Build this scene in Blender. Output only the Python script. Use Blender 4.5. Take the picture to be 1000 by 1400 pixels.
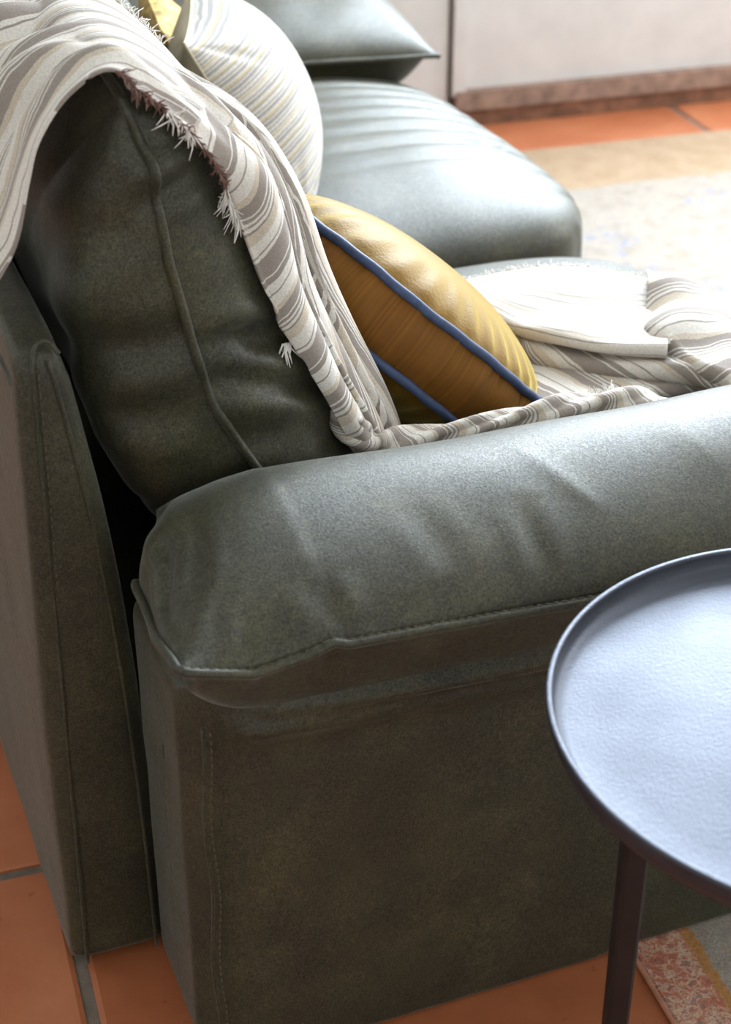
import bpy, math, random
import numpy as np
from mathutils import Matrix, Vector
from mathutils.bvhtree import BVHTree

random.seed(7)
RNG = np.random.RandomState(11)
for o in list(bpy.data.objects):
    bpy.data.objects.remove(o)
SC = bpy.context.scene
COL = SC.collection
PI = math.pi

# ------------------------------------------------------------------ camera
FPX = 2317.0
PITCH = math.radians(31.0)
YAW = math.radians(21.1)
CAM = np.array([-.263, -1.099, 1.31])
FH = np.array([math.sin(YAW), math.cos(YAW), 0.0])
RT = np.array([math.cos(YAW), -math.sin(YAW), 0.0])
ZZ = np.array([0.0, 0.0, 1.0])
FW = math.cos(PITCH) * FH - math.sin(PITCH) * ZZ
UP = math.sin(PITCH) * FH + math.cos(PITCH) * ZZ
cd = bpy.data.cameras.new('camera')
cam = bpy.data.objects.new('camera', cd)
COL.objects.link(cam)
cam.matrix_world = Matrix(((RT[0], UP[0], -FW[0], CAM[0]), (RT[1], UP[1], -FW[1], CAM[1]),
                           (RT[2], UP[2], -FW[2], CAM[2]), (0, 0, 0, 1)))
cd.sensor_fit = 'HORIZONTAL'
cd.sensor_width = 24.0
cd.lens = FPX / 1000 * 24.0
cd.dof.use_dof = True
cd.dof.focus_distance = 1.62
cd.dof.aperture_fstop = 5.6
cd.clip_start = 0.02
SC.camera = cam

# room is turned a few degrees against the sofa
RA = math.radians(-4.0)
def room(x, y, z=0.0):
    return (x * math.cos(RA) - y * math.sin(RA), x * math.sin(RA) + y * math.cos(RA), z)
WY = 2.637          # back wall
RX0, RX1, RY0, RH = -1.62, 3.25, -2.05, 3.05

# ------------------------------------------------------------------ world, lights, exposure
W = bpy.data.worlds.new('sky')
SC.world = W
W.use_nodes = True
wn = W.node_tree.nodes
sky = wn.new('ShaderNodeTexSky')
sky.sky_type = 'NISHITA'
sky.sun_disc = False
sky.sun_elevation = math.radians(40)
W.node_tree.links.new(sky.outputs[0], wn['Background'].inputs[0])
wn['Background'].inputs[1].default_value = 0.25

def area(name, loc, look, sx, sy, power, color):
    d = bpy.data.lights.new(name, 'AREA')
    d.shape = 'RECTANGLE'
    d.size, d.size_y, d.energy, d.color = sx, sy, power, color
    o = bpy.data.objects.new(name, d)
    COL.objects.link(o)
    o.location = loc
    v = Vector(look) - Vector(loc)
    o.rotation_euler = v.to_track_quat('-Z', 'Y').to_euler()
    return o
# daylight through the glazing of the garden door and through the side window
area('door_daylight', room(2.06, WY + .03, 2.02), room(2.06, 0, 2.02), 1.50, 1.75, 218, (.81, .91, .985))
area('window_daylight', room(RX1 + .03, 1.25, 1.55), room(0, 1.25, 1.55), 1.9, 1.5, 46, (1.0, .985, .97))
SC.view_settings.view_transform = 'Standard'
SC.view_settings.look = 'None'
SC.view_settings.exposure = 0.55
SC.view_settings.gamma = 1.0
SC.view_settings.use_curve_mapping = False

# ------------------------------------------------------------------ helpers: points, noise, meshes
def ray(px, py):
    return FW * FPX + RT * (px - 500) + UP * (700 - py)
def atY(px, py, Y):
    d = ray(px, py); return CAM + d * ((Y - CAM[1]) / d[1])
def atZ(px, py, Z):
    d = ray(px, py); return CAM + d * ((Z - CAM[2]) / d[2])
def nrm(v):
    v = np.asarray(v, float); return v / np.linalg.norm(v)

_noise = {}
def noise(P, freq, seed=0, n=14):
    """smooth random field, about -1..1"""
    if (seed, n) not in _noise:
        r = np.random.RandomState(1000 + seed)
        k = r.normal(size=(n, 3)); k /= np.linalg.norm(k, axis=1)[:, None]
        k *= r.uniform(.5, 1.5, size=(n, 1))
        _noise[(seed, n)] = (k, r.uniform(0, 2 * PI, n))
    k, ph = _noise[(seed, n)]
    return np.sin(P @ (k.T * freq) + ph).sum(1) / math.sqrt(n) * .8

def seg_dist(P, line):
    """distance to a 3-D polyline and the position along it 0..1"""
    L = np.asarray(line, float)
    best = np.full(len(P), 1e9); tt = np.zeros(len(P)); m = len(L) - 1
    for i in range(m):
        a, b = L[i], L[i + 1]; ab = b - a
        t = np.clip(((P - a) @ ab) / (ab @ ab), 0, 1)
        d = np.linalg.norm(P - (a + t[:, None] * ab), axis=1)
        k = d < best; best[k] = d[k]; tt[k] = (i + t[k]) / m
    return best, tt

def spline(C, n):
    """Catmull-Rom through the rows of C, n samples"""
    C = np.asarray(C, float); m = len(C)
    t = np.linspace(0, m - 1, n); i = np.clip(t.astype(int), 0, m - 2); f = (t - i)
    sh = (-1,) + (1,) * (C.ndim - 1)
    f = f.reshape(sh)
    g = lambda j: C[np.clip(j, 0, m - 1)]
    p0, p1, p2, p3 = g(i - 1), g(i), g(i + 1), g(i + 2)
    p0 = np.where((i == 0).reshape(sh), 2 * p1 - p2, p0)
    p3 = np.where((i == m - 2).reshape(sh), 2 * p2 - p1, p3)
    return .5 * (2 * p1 + (p2 - p0) * f + (2 * p0 - 5 * p1 + 4 * p2 - p3) * f ** 2 + (3 * p1 - p0 - 3 * p2 + p3) * f ** 3)

def sstep(a, b, x):
    t = np.clip((np.asarray(x, float) - a) / (b - a), 0, 1); return t * t * (3 - 2 * t)

def tag(o, label=None, cat=None, group=None, kind=None):
    if label: o['label'] = label
    if cat: o['category'] = cat
    if group: o['group'] = group
    if kind: o['kind'] = kind
    return o
def empty(name, loc=(0, 0, 0)):
    o = bpy.data.objects.new(name, None); COL.objects.link(o); o.location = loc
    o.empty_display_size = .05
    return o
def build(name, V, F, mat, parent=None, attrs=None, smooth=True, sharp=None):
    me = bpy.data.meshes.new(name)
    V = np.asarray(V, float)
    if parent is not None:
        V = V - np.array(parent_origin(parent))
    me.from_pydata(V.tolist(), [], F if isinstance(F, list) else F.tolist())
    if smooth:
        me.polygons.foreach_set('use_smooth', [True] * len(me.polygons))
    for k, a in (attrs or {}).items():
        at = me.attributes.new(k, 'FLOAT', 'POINT'); at.data.foreach_set('value', np.ascontiguousarray(np.broadcast_to(np.asarray(a, np.float32).reshape(-1), (len(V),))))
    me.materials.append(mat)
    me.update()
    o = bpy.data.objects.new(name, me); COL.objects.link(o)
    if sharp:
        me.set_sharp_from_angle(angle=math.radians(sharp))
    if parent is not None: o.parent = parent
    return o
def parent_origin(p):
    v = np.zeros(3)
    while p is not None:
        v += np.array(p.location); p = p.parent
    return v
def gridF(nu, nv, off=0, flip=False, wrapv=False):
    a = np.arange(nu * nv).reshape(nu, nv) + off
    if wrapv: a = np.concatenate([a, a[:, :1]], 1)
    q = np.stack([a[:-1, :-1], a[1:, :-1], a[1:, 1:], a[:-1, 1:]], -1).reshape(-1, 4)
    return q[:, ::-1] if flip else q
def gnormals(G):
    du = np.gradient(G, axis=0); dv = np.gradient(G, axis=1)
    n = np.cross(du, dv); return n / (np.linalg.norm(n, axis=2)[..., None] + 1e-12)
def join(parts):
    V = []; F = []; off = 0
    for v, f in parts:
        V.append(np.asarray(v)); F += [[int(i) + off for i in q] for q in f]; off += len(v)
    return np.concatenate(V), F
def tube(pts, r, n=8, closed=False):
    P = np.asarray(pts, float); m = len(P)
    r = np.broadcast_to(np.asarray(r, float), (m,))
    T = np.gradient(P, axis=0)
    if closed: T = np.roll(P, -1, 0) - np.roll(P, 1, 0)
    T /= np.linalg.norm(T, axis=1)[:, None] + 1e-12
    ref = np.array([0, 0, 1.]) if abs(T[0][2]) < .9 else np.array([1., 0, 0])
    N = nrm(np.cross(T[0], ref)); rows = []
    for i in range(m):
        N = N - T[i] * (N @ T[i]); N = N / (np.linalg.norm(N) + 1e-12)
        B = np.cross(T[i], N)
        a = np.arange(n) * 2 * PI / n
        rows.append(P[i] + r[i] * (np.cos(a)[:, None] * N + np.sin(a)[:, None] * B))
    V = np.concatenate(rows)
    if closed:
        F = gridF(m, n, wrapv=True).tolist()
        for j in range(n): F.append([(m - 1) * n + j, j, (j + 1) % n, (m - 1) * n + (j + 1) % n])
    else:
        F = gridF(m, n, wrapv=True).tolist()
        F.append(list(range(n))); F.append(list(range((m - 1) * n, m * n))[::-1])
    return V, F
def boxV(x0, x1, y0, y1, z0, z1):
    V = [(x, y, z) for z in (z0, z1) for (x, y) in ((x0, y0), (x1, y0), (x1, y1), (x0, y1))]
    F = [[3, 2, 1, 0], [4, 5, 6, 7], [0, 1, 5, 4], [1, 2, 6, 5], [2, 3, 7, 6], [3, 0, 4, 7]]
    return np.array(V, float), F
def softbox(hx, hy, hz, N=40, n=6.0):
    """cube faces pulled to a rounded box with half sizes hx, hy, hz; also gives unit coordinates"""
    t = np.linspace(-1, 1, N); t = np.sin(t * PI / 2) * .35 + t * .65
    A, B = np.meshgrid(t, t, indexing='ij'); o = np.ones_like(A)
    faces = [((A, B, o), False), ((A, B, -o), True), ((o, A, B), False), ((-o, A, B), True), ((A, o, B), True), ((A, -o, B), False)]
    V = []; F = []; off = 0
    for (x, y, z), fl in faces:
        V.append(np.stack([x, y, z], -1).reshape(-1, 3)); F.append(gridF(N, N, off, fl)); off += N * N
    U = np.concatenate(V); F = np.concatenate(F)
    # weld
    key = np.round(U * 1e6).astype(np.int64)
    _, idx, inv = np.unique(key, axis=0, return_index=True, return_inverse=True)
    inv = inv.reshape(-1)
    U = U[idx]; F = inv[F]
    s = (np.abs(U) ** n).sum(1) ** (1 / n)
    U = U / s[:, None]
    return U, F
def vnormals(V, F):
    F = np.asarray(F)
    n = np.cross(V[F[:, 2]] - V[F[:, 0]], V[F[:, 3]] - V[F[:, 1]])
    N = np.zeros_like(V)
    for k in range(4): np.add.at(N, F[:, k], n)
    return N / (np.linalg.norm(N, axis=1)[:, None] + 1e-12)
def pillow(a, b, top, bot, p=3.0, q=.5, pb=None, qb=None, N=70, pinch=.0, rnd=.0):
    """two sheets meeting in a knife edge; local x = u*a, y = v*b, z = thickness"""
    t = np.linspace(-1, 1, N); t = np.sign(t) * (1 - (1 - np.abs(t)) ** 1.45)
    u, v = np.meshgrid(t, t, indexing='ij')
    if rnd:
        m = np.maximum(np.abs(u), np.abs(v)); s = (np.abs(u) ** 8 + np.abs(v) ** 8) ** (1 / 8.) + 1e-9
        k = 1 + rnd * (m / s - 1)
        uu, vv = u * k, v * k
    else: uu, vv = u, v
    X = a * uu * (1 - pinch * (1 - v ** 2) * np.abs(u) ** 2)
    Y = b * vv * (1 - pinch * (1 - u ** 2) * np.abs(v) ** 2)
    th = lambda T, p, q: T * ((1 - np.abs(u) ** p) * (1 - np.abs(v) ** p)).clip(0) ** q
    Zt = th(top, p, q); Zb = -th(bot, pb or p, qb or q)
    V = np.concatenate([np.stack([X, Y, Zt], -1).reshape(-1, 3), np.stack([X, Y, Zb], -1).reshape(-1, 3)])
    F = np.concatenate([gridF(N, N, 0), gridF(N, N, N * N, True)])
    uv = np.concatenate([np.stack([u, v], -1).reshape(-1, 2)] * 2)
    side = np.concatenate([np.ones(N * N), -np.ones(N * N)])
    return V, F, uv, side
def frame(o, ex, ey, ez):
    M = np.stack([ex, ey, ez]); return lambda P: np.asarray(o) + P @ M
def dashes(line, mat, parent, step=.0085, ln=.005, r=.0008, name='stitching'):
    L = np.asarray(line, float)
    d = np.r_[0, np.cumsum(np.linalg.norm(np.diff(L, axis=0), axis=1))]
    S = np.arange(0, d[-1] - ln, step); parts = []
    ip = lambda s: np.array([np.interp(s, d, L[:, k]) for k in range(3)])
    for s in S: parts.append(tube([ip(s), ip(s + ln / 2), ip(s + ln)], [r * .7, r, r * .7], 4))
    V, F = join(parts)
    return tag(build(name, V, F, mat, parent), kind='stuff')

# ------------------------------------------------------------------ materials
def mat(name):
    m = bpy.data.materials.new(name); m.use_nodes = True
    nt = m.node_tree; return m, nt, nt.nodes['Principled BSDF']
def N_(nt, t, **kw):
    n = nt.nodes.new(t)
    for k, v in kw.items():
        if k in n.inputs: n.inputs[k].default_value = v
        else: setattr(n, k, v)
    return n
def ramp(nt, src, stops, interp='LINEAR'):
    r = nt.nodes.new('ShaderNodeValToRGB'); cr = r.color_ramp; cr.interpolation = interp
    while len(cr.elements) > 1: cr.elements.remove(cr.elements[-1])
    cr.elements[0].position = stops[0][0]; cr.elements[0].color = (*stops[0][1], 1)
    for p, c in stops[1:]:
        e = cr.elements.new(p); e.color = (*c, 1)
    nt.links.new(src, r.inputs[0]); return r.outputs[0]
def mix(nt, a, b, f, typ='MIX'):
    m = nt.nodes.new('ShaderNodeMix'); m.data_type = 'RGBA'; m.blend_type = typ
    for s, i in ((a, 6), (b, 7)):
        if isinstance(s, tuple): m.inputs[i].default_value = (*s, 1)
        else: nt.links.new(s, m.inputs[i])
    if isinstance(f, float): m.inputs[0].default_value = f
    else: nt.links.new(f, m.inputs[0])
    return m.outputs[2]
def coords(nt, kind='Object', scale=(1, 1, 1)):
    tc = nt.nodes.new('ShaderNodeTexCoord'); mp = nt.nodes.new('ShaderNodeMapping')
    mp.inputs['Scale'].default_value = scale
    nt.links.new(tc.outputs[kind], mp.inputs[0]); return mp.outputs[0]
def nz(nt, vec, scale, detail=3, rough=.5):
    n = N_(nt, 'ShaderNodeTexNoise', Scale=scale, Detail=detail, Roughness=rough)
    nt.links.new(vec, n.inputs['Vector']); return n.outputs[0]
def bump(nt, bs, h, dist, strength=1.0):
    b = N_(nt, 'ShaderNodeBump', Distance=dist, Strength=strength)
    nt.links.new(h, b.inputs['Height']); nt.links.new(b.outputs[0], bs.inputs['Normal']); return b

def green_fabric():
    m, nt, b = mat('olive_velvet')
    c = coords(nt)
    big = nz(nt, c, 11, 6, .68); fine = nz(nt, c, 520, 2); mid = nz(nt, c, 150, 4, .7)
    col = ramp(nt, big, [(.3, (.0275, .0280, .0185)), (.5, (.0380, .0378, .0240)), (.72, (.060, .0580, .0315))])
    sp = ramp(nt, fine, [(.35, (.68, .68, .68)), (.65, (1.4, 1.38, 1.3))])
    col = mix(nt, col, ramp(nt, mid, [(.40, (.86, .86, .86)), (.60, (1.1, 1.1, 1.1)), (.72, (1.7, 1.6, 1.3))]), 1.0, 'MULTIPLY')
    nt.links.new(mix(nt, col, sp, 1.0, 'MULTIPLY'), b.inputs['Base Color'])
    # the brushed pile catches light unevenly
    pile = nz(nt, c, 420, 4, .8)
    nt.links.new(ramp(nt, pile, [(.34, (.22, .22, .22)), (.5, (.40, .40, .40)), (.66, (.70, .70, .70))]), b.inputs['Specular IOR Level'])
    nt.links.new(ramp(nt, pile, [(.34, (.52, .52, .52)), (.66, (.43, .43, .43))]), b.inputs['Roughness'])
    nt.links.new(ramp(nt, mid, [(.3, (.14, .14, .14)), (.7, (.42, .42, .42))]), b.inputs['Sheen Weight'])
    b.inputs['Roughness'].default_value = .45
    b.inputs['Specular IOR Level'].default_value = .42
    b.inputs['Sheen Weight'].default_value = .78
    b.inputs['Sheen Roughness'].default_value = .30
    b.inputs['Sheen Tint'].default_value = (.88, .92, .88, 1)
    bump(nt, b, nz(nt, c, 600, 3, .7), .0006, .5)
    return m
def simple(name, col, rough=.6, metal=0., spec=.5, var=0., scale=20, bmp=None, sheen=0.):
    m, nt, b = mat(name)
    c = coords(nt)
    n = nz(nt, c, scale, 4)
    lo = tuple(x * (1 - var) for x in col); hi = tuple(min(1, x * (1 + var)) for x in col)
    nt.links.new(ramp(nt, n, [(.3, lo), (.7, hi)]), b.inputs['Base Color'])
    b.inputs['Roughness'].default_value = rough; b.inputs['Metallic'].default_value = metal
    b.inputs['Specular IOR Level'].default_value = spec; b.inputs['Sheen Weight'].default_value = sheen
    if bmp: bump(nt, b, nz(nt, c, bmp[0], 2), bmp[1], bmp[2])
    return m
def striped_cloth(name, stops, period, weave=900, wobble=.010):
    m, nt, b = mat(name)
    at = N_(nt, 'ShaderNodeAttribute', attribute_name='stripe')
    c = coords(nt)
    wob = nz(nt, c, 25, 2)
    mw = N_(nt, 'ShaderNodeMath', operation='MULTIPLY_ADD'); nt.links.new(wob, mw.inputs[0]); mw.inputs[1].default_value = wobble; nt.links.new(at.outputs['Fac'], mw.inputs[2])
    dv = N_(nt, 'ShaderNodeMath', operation='DIVIDE'); nt.links.new(mw.outputs[0], dv.inputs[0]); dv.inputs[1].default_value = period
    fr = N_(nt, 'ShaderNodeMath', operation='FRACT'); nt.links.new(dv.outputs[0], fr.inputs[0])
    col = ramp(nt, fr.outputs[0], stops, 'CONSTANT')
    fine = nz(nt, c, weave, 1)
    sp = ramp(nt, fine, [(.3, (.82, .82, .82)), (.7, (1.14, 1.13, 1.12))])
    col = mix(nt, col, sp, 1.0, 'MULTIPLY')
    nt.links.new(col, b.inputs['Base Color'])
    b.inputs['Roughness'].default_value = .9; b.inputs['Specular IOR Level'].default_value = .15
    b.inputs['Sheen Weight'].default_value = .15
    bump(nt, b, nz(nt, c, 260, 3), .0012, .45)
    tr = N_(nt, 'ShaderNodeBsdfTranslucent'); nt.links.new(col, tr.inputs[0])
    ms = N_(nt, 'ShaderNodeMixShader'); ms.inputs[0].default_value = .22
    nt.links.new(b.outputs[0], ms.inputs[1]); nt.links.new(tr.outputs[0], ms.inputs[2])
    nt.links.new(ms.outputs[0], nt.nodes['Material Output'].inputs[0])
    return m
GREEN = green_fabric()
THREAD = simple('olive_thread', (.085, .075, .042), .7)
TW = (.86, .83, .79); TB = (.39, .345, .315); TC = (.72, .64, .54)
THROW = striped_cloth('striped_cotton', [(0, TB), (.13, TW), (.145, TB), (.20, TW), (.29, TB), (.305, TW), (.42, TC), (.47, TB), (.57, TW), (.585, TB),
                                          (.615, TW), (.64, TB), (.66, TW), (.69, TB), (.71, TC), (.80, TW), (.90, TB), (.915, TW), (.95, TB)], .105)
THROWP = striped_cloth('striped_cotton_overlit', [(0, TW), (.10, TB), (.13, TW), (.24, TC), (.28, TB), (.30, TW), (.42, (.64, .60, .56)), (.47, TW), (.58, (.60, .55, .51)), (.60, TW), (.70, TC), (.76, TW), (.80, (.60, .55, .51)), (.84, TW)], .085)  # same throw cloth, glare of strong light put into paler stripes
FRINGE = simple('cotton_fringe', (.80, .77, .73), .9, spec=.1, var=.1)
RFRINGE = simple('brown_fringe', (.20, .12, .10), .9, spec=.1, var=.4, scale=90)
GW, GG, GY = (.78, .755, .72), (.45, .435, .43), (.70, .60, .40)
PILLOW = striped_cloth('woven_pillow_cloth', [(0, GW), (.06, GG), (.09, GW), (.13, GG), (.20, GW), (.23, GG), (.26, GY), (.31, GW), (.36, GG), (.42, GW), (.46, GG), (.49, GW),
                                              (.56, GG), (.59, GY), (.63, GW), (.70, GG), (.76, GW), (.80, GG), (.83, GW), (.90, GY), (.94, GW), (.97, GG)], .062, 500, .003)
PILLOWB = simple('beige_linen', (.60, .53, .40), .85, spec=.2, var=.08, bmp=(500, .0008, .4))
MUSTARD = simple('mustard_knit', (.66, .46, .19), .9, spec=.2, var=.55, scale=60, bmp=(180, .004, .8))

def gold_velvet(name, streak, lo, hi):
    m, nt, b = mat(name)
    c = coords(nt)
    at = N_(nt, 'ShaderNodeAttribute', attribute_name='around'); 
    n1 = nz(nt, c, 14, 4)
    col = ramp(nt, n1, [(.3, lo), (.7, hi)])
    if streak:
        cb = N_(nt, 'ShaderNodeCombineXYZ'); nt.links.new(at.outputs['Fac'], cb.inputs[0])
        n2 = nz(nt, cb.outputs[0], 230, 4, .75)
        st = ramp(nt, n2, [(.35, (.72, .68, .66)), (.55, (1, 1, 1)), (.64, (1.25, 1.2, 1.15)), (.74, (2.2, 2.1, 1.9))])
        col = mix(nt, col, st, 1.0, 'MULTIPLY')
        bump(nt, b, n2, .0015, .5)
    else:
        bump(nt, b, nz(nt, c, 300, 2), .001, .4)
    nt.links.new(col, b.inputs['Base Color'])
    b.inputs['Roughness'].default_value = .55
    b.inputs['Sheen Weight'].default_value = .10 if streak else .75; b.inputs['Sheen Roughness'].default_value = .4; b.inputs['Specular IOR Level'].default_value = .18
    b.inputs['Sheen Tint'].default_value = (1, .82, .28, 1)
    return m
GOLD = gold_velvet('gold_velvet', False, (.160, .078, .008), (.250, .132, .014))
GOLDS = gold_velvet('gold_velvet_gathered_shaded', True, (.150, .060, .009), (.235, .100, .015))  # same velvet as the panels; the gusset's shade is put into the colour
BLUE = simple('blue_cord', (.045, .072, .16), .6, var=.2, scale=120, bmp=(600, .0008, .4))

def terracotta():
    m, nt, b = mat('terracotta')
    c = coords(nt, 'Object'); oi = nt.nodes.new('ShaderNodeObjectInfo')
    n = nz(nt, c, 5, 5, .6); sp = nz(nt, c, 60, 2)
    col = ramp(nt, n, [(.25, (.33, .095, .035)), (.5, (.42, .135, .055)), (.8, (.50, .19, .09))])
    rnd = ramp(nt, oi.outputs['Random'], [(0, (.86, .84, .82)), (1, (1.12, 1.1, 1.08))])
    col = mix(nt, col, rnd, 1.0, 'MULTIPLY')
    dk = ramp(nt, sp, [(.70, (1, 1, 1)), (.78, (.55, .45, .4))])
    col = mix(nt, col, dk, .6, 'MULTIPLY')
    nt.links.new(col, b.inputs['Base Color'])
    b.inputs['Roughness'].default_value = .5
    bump(nt, b, nz(nt, c, 35, 4), .002, .4)
    return m
TILE = terracotta()
GROUT = simple('grout', (.185, .150, .120), .9, var=.2, scale=60, bmp=(120, .002, .5))

def rug_mat(x0, y1, ang):
    m, nt, b = mat('faded_rug')
    c = coords(nt)                       # object space of the rug: origin at its left back corner, x to the right, y to the back
    sx = nt.nodes.new('ShaderNodeSeparateXYZ'); nt.links.new(c, sx.inputs[0])
    n1 = nz(nt, c, 75, 3, .7); n2 = nz(nt, c, 17, 4, .6); n3 = nz(nt, c, 7, 3, .6); nf = nz(nt, c, 420, 2)
    field = ramp(nt, n2, [(.3, (.27, .232, .195)), (.5, (.33, .29, .25)), (.7, (.26, .22, .18))])
    fb = ramp(nt, n3, [(.58, (0, 0, 0)), (.66, (1, 1, 1))]); fb2 = ramp(nt, n1, [(.5, (0, 0, 0)), (.58, (1, 1, 1))])
    bl = mix(nt, fb, fb2, 1.0, 'MULTIPLY')
    field = mix(nt, field, (.17, .21, .31), bl)
    gold = ramp(nt, n1, [(.28, (1, 1, 1)), (.33, (0, 0, 0))])
    field = mix(nt, field, (.42, .27, .10), gold)
    red = ramp(nt, n1, [(.28, (.10, .11, .13)), (.36, (.36, .09, .05)), (.46, (.50, .15, .08)), (.54, (.60, .44, .32)), (.60, (.42, .12, .07)), (.68, (.14, .15, .17))])
    red = mix(nt, red, ramp(nt, n2, [(.4, (.36, .11, .07)), (.6, (.60, .47, .36))]), .25)
    # left border .095 m wide with an orange line inside it
    def mr(src, a, bb):
        r = N_(nt, 'ShaderNodeMapRange'); nt.links.new(src, r.inputs[0]); r.inputs[1].default_value = a; r.inputs[2].default_value = bb; return r.outputs[0]
    wob = N_(nt, 'ShaderNodeMath', operation='MULTIPLY_ADD'); nt.links.new(n1, wob.inputs[0]); wob.inputs[1].default_value = .02; nt.links.new(sx.outputs[0], wob.inputs[2])
    line = mr(wob.outputs[0], .083, .080)
    col = mix(nt, field, (.42, .20, .06), line)
    col = mix(nt, col, red, mr(wob.outputs[0], .071, .067))
    # back border: sand coloured
    sand = ramp(nt, n2, [(.3, (.30, .20, .115)), (.7, (.37, .265, .17))])
    yw = N_(nt, 'ShaderNodeMath', operation='MULTIPLY_ADD'); nt.links.new(n2, yw.inputs[0]); yw.inputs[1].default_value = .05; nt.links.new(sx.outputs[1], yw.inputs[2])
    col = mix(nt, col, sand, mr(yw.outputs[0], -.25, -.235))
    sp = ramp(nt, nf, [(.3, (.75, .75, .75)), (.7, (1.2, 1.2, 1.2))])
    col = mix(nt, col, sp, 1.0, 'MULTIPLY')
    nt.links.new(col, b.inputs['Base Color'])
    b.inputs['Roughness'].default_value = .9; b.inputs['Sheen Weight'].default_value = .05
    b.inputs['Sheen Tint'].default_value = (.92, .95, 1, 1)
    bump(nt, b, nf, .002, .6)
    return m
WHITE = simple('white_paint', (.60, .58, .57), .55, var=.05, scale=14)
PLASTER = simple('plaster', (.62, .61, .575), .9, var=.05, scale=6)
CEIL = simple('ceiling_paint', (.54, .53, .50), .9, var=.03)
WOOD = simple('weathered_sill_wood', (.26, .175, .135), .7, var=.35, scale=30)
WOOD2 = simple('brown_kickboard_wood', (.19, .09, .05), .7, var=.4, scale=24)
GAP = simple('gap_shade', (.22, .19, .165), .9)  # shade between wall and door, put into the colour
FOOT = simple('black_plastic', (.015, .014, .013), .5)
def iron():
    m, nt, b = mat('blackened_iron')
    c = coords(nt)
    n = nz(nt, c, 420, 3, .65); n2 = nz(nt, c, 12, 4)
    nt.links.new(ramp(nt, n2, [(.3, (.060, .066, .086)), (.7, (.080, .088, .112))]), b.inputs['Base Color'])
    b.inputs['Metallic'].default_value = .75
    nt.links.new(ramp(nt, n2, [(.3, (.40, .40, .40)), (.7, (.52, .52, .52))]), b.inputs['Roughness'])
    bump(nt, b, n, .0011, .42)
    return m
IRON = iron()
LEGM = simple('black_iron_leg', (.018, .014, .015), .55, metal=.3, var=.2, scale=40)

# ------------------------------------------------------------------ room shell
def rbox(name, m, x0, x1, y0, y1, z0, z1, parent=None, struct=True):
    V, F = boxV(x0, x1, y0, y1, z0, z1)
    V = np.array([room(*p) for p in V])
    o = build(name, V, F, m, parent, smooth=False)
    if struct and parent is None: o['kind'] = 'structure'
    return o
floor = rbox('floor', GROUT, RX0, RX1, RY0, WY + .1, -.08, -.005)
# terracotta tiles
PX, PY, GX, GY0 = .620, .2865, -.095, .343
def tile_mesh():
    hx, hy, c = PX / 2 - .0065, PY / 2 - .0065, .011
    out = []
    for (sx, sy) in ((1, 1), (-1, 1), (-1, -1), (1, -1)):
        for k in range(3):
            a = {(1, 1): 0, (-1, 1): 90, (-1, -1): 180, (1, -1): 270}[(sx, sy)] + k * 45
            out.append((sx * (hx - c) + c * math.cos(math.radians(a)), sy * (hy - c) + c * math.sin(math.radians(a))))
    n = len(out)
    rings = [(1.0, -.006), (1.0, -.0025), (.982, 0.0)]
    V = [(x * s, y * s, z) for s, z in rings for x, y in out]
    F = gridF(len(rings), n, wrapv=True, flip=True).tolist() + [list(range((len(rings) - 1) * n, len(rings) * n))]
    me = bpy.data.meshes.new('tile'); me.from_pydata(V, [], F); me.materials.append(TILE); me.update()
    return me
tm = tile_mesh()
ix0 = math.floor((RX0 - GX) / PX); ix1 = math.floor((RX1 - GX) / PX) + 1
iy0 = math.floor((RY0 - GY0) / PY); iy1 = math.floor((WY - GY0) / PY) + 1
for i in range(ix0, ix1):
    for j in range(iy0, iy1):
        xa, xb = max(GX + i * PX, RX0 + .002), min(GX + (i + 1) * PX, RX1 - .002)     # cut tiles along the walls
        ya, yb = max(GY0 + j * PY, RY0 + .002), min(GY0 + (j + 1) * PY, WY - .002)
        if xb - xa < .04 or yb - ya < .03: continue
        o = bpy.data.objects.new('tile', tm); COL.objects.link(o); o.parent = floor
        jx, jy = random.uniform(-.0015, .0015), random.uniform(-.0015, .0015)
        cut = xb - xa < PX - .001 or yb - ya < PY - .001
        if cut: jx = jy = 0
        o.location = room((xa + xb) / 2 + jx, (ya + yb) / 2 + jy, random.uniform(-.0006, .0006))
        o.rotation_euler = (0, 0, RA + (0 if cut else random.uniform(-.004, .004)) + (PI if random.random() < .5 else 0))
        o.scale = ((xb - xa) / PX, (yb - ya) / PY, 1)
rbox('ceiling', CEIL, RX0, RX1, RY0, WY + .1, RH, RH + .1)
rbox('wall_left', PLASTER, RX0 - .1, RX0, RY0, WY + .1, -.08, RH)
rbox('wall_front', PLASTER, RX0, RX1, RY0 - .1, RY0, -.08, RH)
def wall_hole(name, m, axis, at0, at1, lo, hi, a, b, z0, z1):
    parts = []
    segs = [(lo, a, -.08, RH), (b, hi, -.08, RH), (a, b, -.08, z0), (a, b, z1, RH)]
    for (s, e, u, v) in segs:
        if e - s < .01 or v - u < .085 and u < 0: continue
        parts.append(boxV(s, e, at0, at1, u, v) if axis == 'x' else boxV(at0, at1, s, e, u, v))
    V, F = join(parts); V = np.array([room(*p) for p in V])
    o = build(name, V, F, m, None, smooth=False); o['kind'] = 'structure'; return o
DX0, DX1 = 1.171, 2.95
wall_hole('wall_back', WHITE, 'x', WY, WY + .1, RX0, RX1, DX0, DX1, -.07, 2.95)
wall_hole('wall_right', PLASTER, 'y', RX1, RX1 + .1, RY0, WY + .1, .25, 2.25, .80, 2.35)
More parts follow.
